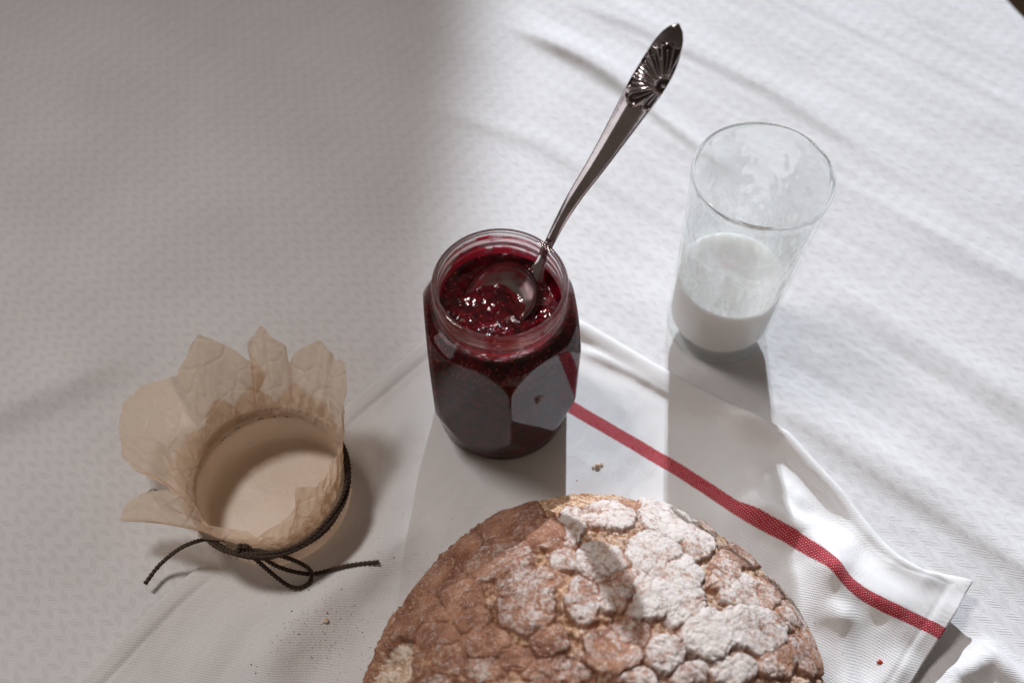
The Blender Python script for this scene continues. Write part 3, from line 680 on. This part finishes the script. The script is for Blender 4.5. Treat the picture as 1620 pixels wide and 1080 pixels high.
def bowpart(name, pts, n):
    pts = [(x, y, max(z, float(TZ.ravel()[np.argmin((PX-x)**2+(PY-y)**2)])+.0004) if x > -.135 or y < -.14 else z) for x, y, z in pts]
    P = catmull(np.array(pts)-C0n+[0, 0, .0012], n); V, F = cord(P, r=.00066, hair=n//3); mesh_obj(name, V, F, m_twine, tw_)
bowpart('loose_end', [(-.1228, -.1311, .0285), (-.1323, -.1275, .028), (-.1421, -.1259, .026), (-.1557, -.1273, .019), (-.1682, -.1321, .009), (-.1746, -.1408, .0028)], 150)
bowpart('loose_end', [(-.1221, -.1317, .0285), (-.1165, -.1337, .023), (-.1108, -.1351, .014), (-.103, -.1355, .007), (-.0945, -.1351, .0042), (-.0796, -.1332, .0035), (-.0638, -.1316, .0034)], 170)
bowpart('bow_loop', [(-.1242, -.1315, .028), (-.1191, -.135, .024), (-.1134, -.1382, .014), (-.1071, -.1413, .006), (-.1013, -.1425, .0035), (-.0966, -.1395, .0040), (-.0963, -.1352, .0085), (-.1010, -.1338, .0165), (-.1090, -.1332, .0245), (-.1174, -.1325, .028), (-.1222, -.1322, .029)], 220)
kn = np.array([(-.1245, -.1305, .0315), (-.1262, -.1335, .0290), (-.1232, -.1340, .0255), (-.1205, -.1325, .0285), (-.1225, -.1312, .0312), (-.1250, -.1330, .0270), (-.1222, -.1338, .0262)])
bowpart('knot', kn, 90)

# ------------------------------------------------------------ bread
B0 = np.array([.0343, -.2076, .0222]); SA = np.array([.1013, .1025, .065])
bread = empty('bread_loaf', (B0[0], B0[1], .0022)); tag(bread, 'round crusty brown loaf dusted with white flour, cracked crust, piece torn from its left side', 'bread')
plates = [[-36.0,82.5,30.9,14.1,2.2,4.4,1.8,-13.0,15.3,0.12,1],[-20.8,68.1,46.7,8.6,-2.9,3.2,-1.4,-8.3,4.6,0.15,1],[-10.3,72.0,45.8,5.2,-0.9,1.1,-1.4,-11.5,7.2,0.85,1],[7.4,79.1,41.1,11.8,0.5,-1.3,-1.1,-9.1,7.1,0.9,1],[35.1,86.2,27.0,8.6,-9.8,8.2,-6.6,-13.6,23.2,0.95,1],[46.8,70.7,36.2,8.1,5.7,-8.8,0.2,-11.3,8.9,0.75,1.2],[-40.9,58.0,46.7,13.6,0.3,4.8,1.0,-8.3,4.5,0.4,0.9],[-13.0,53.5,54.8,5.4,-0.2,0.6,-0.2,-4.8,1.9,0.6,0.7],[2.9,51.8,56.1,9.7,-3.1,0.9,-2.5,-8.4,3.2,0.8,1],[24.5,57.1,51.6,8.5,-5.8,0.9,-6.1,-10.4,5.9,0.95,1],[33.3,44.2,54.6,9.0,2.5,-3.1,0.2,-12.2,3.9,1,1],[19.6,36.6,59.4,7.2,-1.1,-0.7,-2.0,-7.5,2.1,1,1],[33.7,33.6,57.5,7.9,3.5,-2.7,1.3,-5.9,1.1,0.95,1],[-5.9,36.2,60.7,5.6,0.8,0.0,0.7,-9.6,2.3,0.7,1.1],[7.5,41.5,59.3,8.4,0.2,-0.5,-0.8,-9.3,2.7,0.65,0.9],[-29.3,37.2,57.6,11.2,-0.8,2.6,-0.1,-12.4,3.2,0.5,1.1],[-20.3,20.0,62.4,6.6,-0.3,0.9,-0.1,-6.1,0.8,0.45,1.2],[53.4,51.3,44.7,7.4,1.5,-4.3,-1.8,-8.2,4.7,0.55,1],[68.7,67.4,21.3,8.4,-1.1,-10.4,-6.5,-9.6,19.1,0.5,0.8],[59.8,43.0,44.8,8.1,-3.7,-3.0,-5.6,-7.9,6.1,0.8,0.9],[62.7,28.1,47.8,12.6,-3.9,-5.9,-6.2,-9.7,5.7,0.9,1.1],[41.4,22.5,57.6,10.1,-0.9,-2.8,-3.0,-9.5,2.4,1,1.3],[22.2,15.4,62.7,7.0,0.3,-1.0,-0.6,-6.3,0.7,0.85,1.2],[11.2,22.7,63.0,6.9,0.1,-0.5,-0.5,-6.0,0.9,0.5,0.4],[2.6,13.9,64.4,8.8,-3.3,0.1,-3.4,-8.0,0.8,0.5,1.2],[31.8,7.4,61.5,7.0,0.4,-1.5,-0.4,-3.9,0.3,0.7,0.9],[-71.2,40.7,38.4,8.1,-2.2,7.2,0.6,-7.4,3.6,0.12,0.7],[-79.7,60.6,11.7,6.6,6.6,4.4,1.5,-6.2,12.5,0.15,0.5],[-82.4,37.0,29.7,5.9,-4.3,9.0,-2.0,-7.5,1.6,0.12,0.6],[-67.0,26.3,45.8,7.6,-1.4,4.9,0.4,-5.8,1.6,0.12,0.8],[-58.0,44.8,45.1,8.2,1.8,3.6,2.8,-8.0,4.7,0.15,0.8],[-51.9,31.7,52.1,6.7,-0.9,3.0,0.2,-5.8,1.5,0.1,0.8],[-61.5,15.7,50.7,6.7,-0.9,3.4,0.3,-5.9,0.9,0.12,0.9],[-45.1,21.0,56.7,8.1,-2.2,3.0,-1.0,-6.4,0.6,0.2,0.8],[-46.0,10.6,57.5,7.5,-0.6,2.5,0.1,-5.1,0.4,0.35,0.9],[-34.1,13.2,60.6,6.8,-0.4,1.6,-0.0,-5.1,0.4,0.25,0.8],[-22.3,8.1,63.2,6.7,-0.2,1.0,-0.1,-4.4,0.2,0.4,0.9],[-11.2,6.2,64.5,6.7,-0.1,0.5,-0.1,-3.5,0.1,0.6,0.9],[10.0,6.1,64.6,6.7,0.1,-0.4,-0.2,-3.5,0.1,0.7,0.9],[76.1,48.4,30.0,9.5,8.5,-16.0,3.2,-6.7,1.0,0.5,0.8],[88.2,41.7,18.0,8.6,8.1,-20.0,5.9,-5.5,-6.9,0.6,0.8],[92.7,25.8,20.5,9.1,6.7,-19.9,3.5,-8.4,-2.2,0.5,0.8],[70.4,15.8,45.7,8.6,1.4,-5.7,-1.5,-7.4,2.0,0.5,0.9],[50.0,9.8,56.2,8.7,0.8,-3.2,-0.7,-5.2,0.6,0.8,0.9],[-57.1,72.6,27.6,7.0,0.5,5.5,2.0,-7.7,10.0,0.1,0.6],[19.9,87.0,31.9,5.2,-0.8,-0.5,-1.1,-4.1,4.8,0.2,0.5],[-71.4,62.5,23.6,5.1,3.4,2.7,3.6,-7.4,13.0,0.12,0.5],[-26.2,46.4,55.5,9.6,-0.7,2.1,-0.1,-4.9,1.6,0.45,0.6],[-84.9,22.7,32.4,5.7,-1.7,6.7,0.6,-5.4,2.2,0.12,0.5]]
PLT = [(np.array(p[:3])/1000, np.array(p[3:6])/1000, np.array(p[6:9])/1000, p[9], p[10]) for p in plates]
# the near side of the loaf, below the picture, gets plates too
for i in range(46):
    a = R(rng.uniform(178, 362)); lat = R(rng.uniform(0, 80)); d = np.array([math.cos(a)*math.cos(lat), math.sin(a)*math.cos(lat), math.sin(lat)])*SA
    if d[1] > -.004: continue
    n = d/SA**2; n /= np.linalg.norm(n); t1 = np.cross(n, [0, 0, 1.]); t1 /= np.linalg.norm(t1)+1e-9; t2 = np.cross(n, t1)
    PLT.append((d, t1*rng.uniform(.006, .013), t2*rng.uniform(.006, .010), rng.uniform(.3, .95), rng.uniform(.7, 1.1)))
na, nb2 = 1100, 420
al = np.linspace(0, 2*np.pi, na, endpoint=False); la = np.linspace(-.32, 1.0, nb2)*np.pi/2
AL, LA = np.meshgrid(al, la)
Dn = np.stack([np.cos(AL)*np.cos(LA), np.sin(AL)*np.cos(LA), np.sin(LA)], -1).reshape(-1, 3)
Pb = Dn*SA; Nr = Dn/SA; Nr /= np.linalg.norm(Nr, axis=1)[:, None]
# broad lumps of the loaf's outline
Pb = Pb+Nr*(.0016*fbm(Dn[:, 0]*2.2, Dn[:, 1]*2.2, Dn[:, 2]*2.2, 3, 90))[:, None]
aza = np.arctan2(Dn[:, 1], Dn[:, 0]); Pb = Pb-Nr*(.0042*np.exp(-((aza-R(148))/R(27))**2)*np.cos(np.arcsin(np.clip(Dn[:, 2], -1, 1)))**.5)[:, None]
wx = .0026*fbm(Pb[:, 0]*140, Pb[:, 1]*140, Pb[:, 2]*140, 4, 91); wy = .0026*fbm(Pb[:, 0]*140, Pb[:, 1]*140, Pb[:, 2]*140, 4, 92)
w2x, w2y = .0030*fbm(Pb[:, 0]*45, Pb[:, 1]*45, Pb[:, 2]*45, 2, 191), .0030*fbm(Pb[:, 0]*45, Pb[:, 1]*45, Pb[:, 2]*45, 2, 192)
w3x = .0009*fbm(Pb[:, 0]*420, Pb[:, 1]*420, Pb[:, 2]*420, 3, 193)
Pw = Pb+np.stack([wx+w2x+w3x, wy+w2y-w3x, -wx], 1)
second = np.full(len(Pb), 9.)
H = np.full(len(Pb), 0.); FL = np.full(len(Pb), 0.); best = np.full(len(Pb), 9.); IDp = np.zeros(len(Pb))
for i, (c, a1_, a2_, f, h) in enumerate(PLT):
    n = np.cross(a1_, a2_); n /= np.linalg.norm(n)+1e-12
    M = np.stack([a1_, a2_, n*.02], 1); L_ = (Pw-c) @ np.linalg.inv(M).T
    q = (np.abs(L_[:, 0])**2.6+np.abs(L_[:, 1])**2.6)**(1/2.6)
    q = np.where(np.abs(L_[:, 2]) > 1, 9, q); size = min(np.linalg.norm(a1_), np.linalg.norm(a2_))
    d = (q-1.0)*size                                     # metres outside the plate's edge
    d = d-.0011
    c_in = d < best
    second = np.where(c_in, best, np.minimum(second, d))
    best = np.where(c_in, d, best); FL = np.where(c_in, f, FL); IDp = np.where(c_in, h, IDp)
# small crackle over everything
F1, F2, cid = worley(Pw*np.array([150, 150, 150])+5, 3)
F1b, F2b, cidb = worley(Pw*340+9, 7)
crk = 1-sstep(.02, .16, F2-F1); crkb = 1-sstep(.02, .20, F2b-F1b)
gap = sstep(-.0009, .0012, best)                        # 0 on a plate, 1 in the valley
leftm = sstep(-.02, -.05, Pb[:, 0])*1.0
platef = (1-gap)
seam = platef*(1-sstep(0, .0011, second-best))*(vnoise(Pb[:, 0]*90, Pb[:, 1]*90, Pb[:, 2]*90, 44) > -.05)
lump = fbm(Pb[:, 0]*75, Pb[:, 1]*75, Pb[:, 2]*75, 3, 45)
H = platef*(.0019+.0007*sstep(-.03, .02, Pb[:, 0]))*IDp*(1-.45*leftm)-seam*.0012+.0013*lump
H += platef*.0012*(1-np.clip(np.abs(best)/.004, 0, 1))*np.where(best < 0, -.5, 0)
H -= platef*(crk*.0007*(cid > .45)*sstep(-.0060, -.001, best)+crkb*.00022)
H -= np.exp(-((best-.0003)/.0007)**2)*.0013              # undercut beside each plate
H += (1-platef)*(.0011*np.abs(fbm(Pb[:, 0]*300, Pb[:, 1]*300, Pb[:, 2]*300, 4, 93))-.0009*np.exp(-(fbm(Pb[:, 0]*130, Pb[:, 1]*130, Pb[:, 2]*130, 3, 99)/.07)**2))*1.6
H += .0007*fbm(Pb[:, 0]*260, Pb[:, 1]*260, Pb[:, 2]*260, 4, 94)
# valleys crackle on the left, where the crust is finely broken
H += leftm*(.0010*(1-crk)-.0004)*(1-platef)
valley_a = np.clip(platef*(1-.35*seam)+.5*vnoise(Pb[:, 0]*240, Pb[:, 1]*240, Pb[:, 2]*240, 48)*leftm+leftm*(1-crk)*.75*(1-platef), 0, 1)
FLa = FL*platef*(.80+.35*cid)-.30*crk*platef*(cid > .45)
FLa = FLa+(1-platef)*(.28+.16*sstep(-.03, .03, Pb[:, 0]))
FLa += .38*platef*fbm(Pb[:, 0]*190, Pb[:, 1]*190, Pb[:, 2]*190, 4, 46)+.25*lump*platef-.25*seam
FLa -= .28*np.exp(-((best+.0002)/.0006)**2)
FLa += .10*leftm*platef
side = sstep(.035, -.005, Pb[:, 2])                     # bare dark skirt of the loaf
FLa -= side*.10
warm = np.exp(-((best-.0002)/.0006)**2)*.62*(IDp > .5)*sstep(-.4, .3, vnoise(Pb[:, 0]*110, Pb[:, 1]*110, Pb[:, 2]*110, 47))+.5*side*(vnoise(Pb[:, 0]*60, Pb[:, 1]*60, Pb[:, 2]*60, 8) > .1)
Pd = Pb+Nr*H[:, None]
# the torn bite low on the left
bc = np.array([-.0850, .0090, .0300]); dq = Pb-bc; wv = .0035*fbm(Pb[:, 0]*120, Pb[:, 1]*120, Pb[:, 2]*120, 4, 96)
bd = np.sqrt((dq[:, 0]/.017)**2+(dq[:, 1]/.0210)**2+(dq[:, 2]/.0155)**2)+wv*60
bite = 1-sstep(.88, 1.02, bd)
Pd = Pd-Nr*(bite*(.0065+.0100*np.clip(1-bd, 0, 1)+.0065*fbm(Pb[:, 0]*180, Pb[:, 1]*180, Pb[:, 2]*180, 4, 97)))[:, None]
Pd[:, 2] = np.maximum(Pd[:, 2], -.0195)
G = gridfaces(nb2, na, True); inb = (bite[G] > .45).all(1)
Pl = Pd+[0, 0, B0[2]-.0022]
att = {'plate': valley_a, 'flour': np.clip(FLa, 0, 1.2), 'warm': warm}
mesh_obj('crust', Pl, G[~inb].copy(), m_crust, bread, attrs=att)
used = np.unique(G[inb]); remap = np.zeros(len(Pl), int); remap[used] = np.arange(len(used))
mesh_obj('crumb', Pl[used], remap[G[inb]], m_crumb, bread)

# ------------------------------------------------------------ small bits on the cloths
def crumb_bit(name, loc, s, m, label, cat, flatten=.6, group=None):
    bm = bmesh.new(); bmesh.ops.create_icosphere(bm, subdivisions=3, radius=s)
    sd_ = rng.randint(999)
    for v in bm.verts:
        k = 1+.5*float(fbm(v.co.x/s*1.3, v.co.y/s*1.3, v.co.z/s*1.3, 3, sd_)); v.co = Vector((v.co.x*k, v.co.y*k*.8, v.co.z*k*flatten))
    me = bpy.data.meshes.new(name); bm.to_mesh(me); bm.free(); me.materials.append(m)
    o = bpy.data.objects.new(name, me); S.collection.objects.link(o); o.location = loc
    return tag(o, label, cat, group)
def on_towel(x, y):
    i = np.argmin((PX-x)**2+(PY-y)**2); return float(TZ.ravel()[i])
for x, y, s, lab in ((.0441, -.0773, .0016, 'largest pale bread crumb on the towel between the jar and the red stripe'), (.0462, -.0765, .0010, 'small pale bread crumb right of the largest crumb near the red stripe'),
                  (.0418, -.0780, .0008, 'tiny pale bread crumb left of the largest crumb near the red stripe'),
                  (-.0867, -.1589, .0013, 'brown bread crumb on the towel below the bow, left of the loaf')):
    crumb_bit('bread_crumb', (x, y, on_towel(x, y)+s*.4), s, m_crumb, lab, 'crumb', group='bread crumbs fallen on the towel')
crumb_bit('jam_drop', (.1679, -.1773, on_towel(.1679, -.1773)+.0002), .0014, m_seed, 'tiny red jam spot on the towel corner below the red stripe', 'jam drop', .3)
dust = []
for i in range(900):
    x, y = (rng.normal(-.085, .012), rng.normal(-.160, .012)) if i < 260 else ((rng.uniform(-.12, .03), rng.uniform(-.185, -.10)) if i < 560 else (lambda a, q: (.0343+q*math.cos(a), -.2076+q*math.sin(a)))(rng.uniform(.1, 3.0), .098+abs(rng.normal(0, .012))))
    s = rng.uniform(.00010, .00030)*(2.0 if rng.rand() < .04 else 1); dust.append((np.array([(v[0]*s, v[1]*s, v[2]*s*.6) for v in ico])+[x, y, on_towel(x, y)+s*.3], icf))
V, F = join(dust); d_ = mesh_obj('crumb_dust', V, F, m_crust); tag(d_, 'fine brown crumb dust scattered on the towel left of the loaf', 'crumb dust', kind='stuff')
zf = float(cloth_z(np.array([-.1828]), np.array([-.0903]))[0])
V, F, _ = tube(catmull([(-.186, -.0915, zf+.0004), (-.1835, -.0897, zf+.0012), (-.181, -.0896, zf+.0004)], 14), .00022, 6)
tag(mesh_obj('twine_fibre', V, F, m_twine), 'short dark twine fibre on the tablecloth left of the parchment cover', 'fibre')
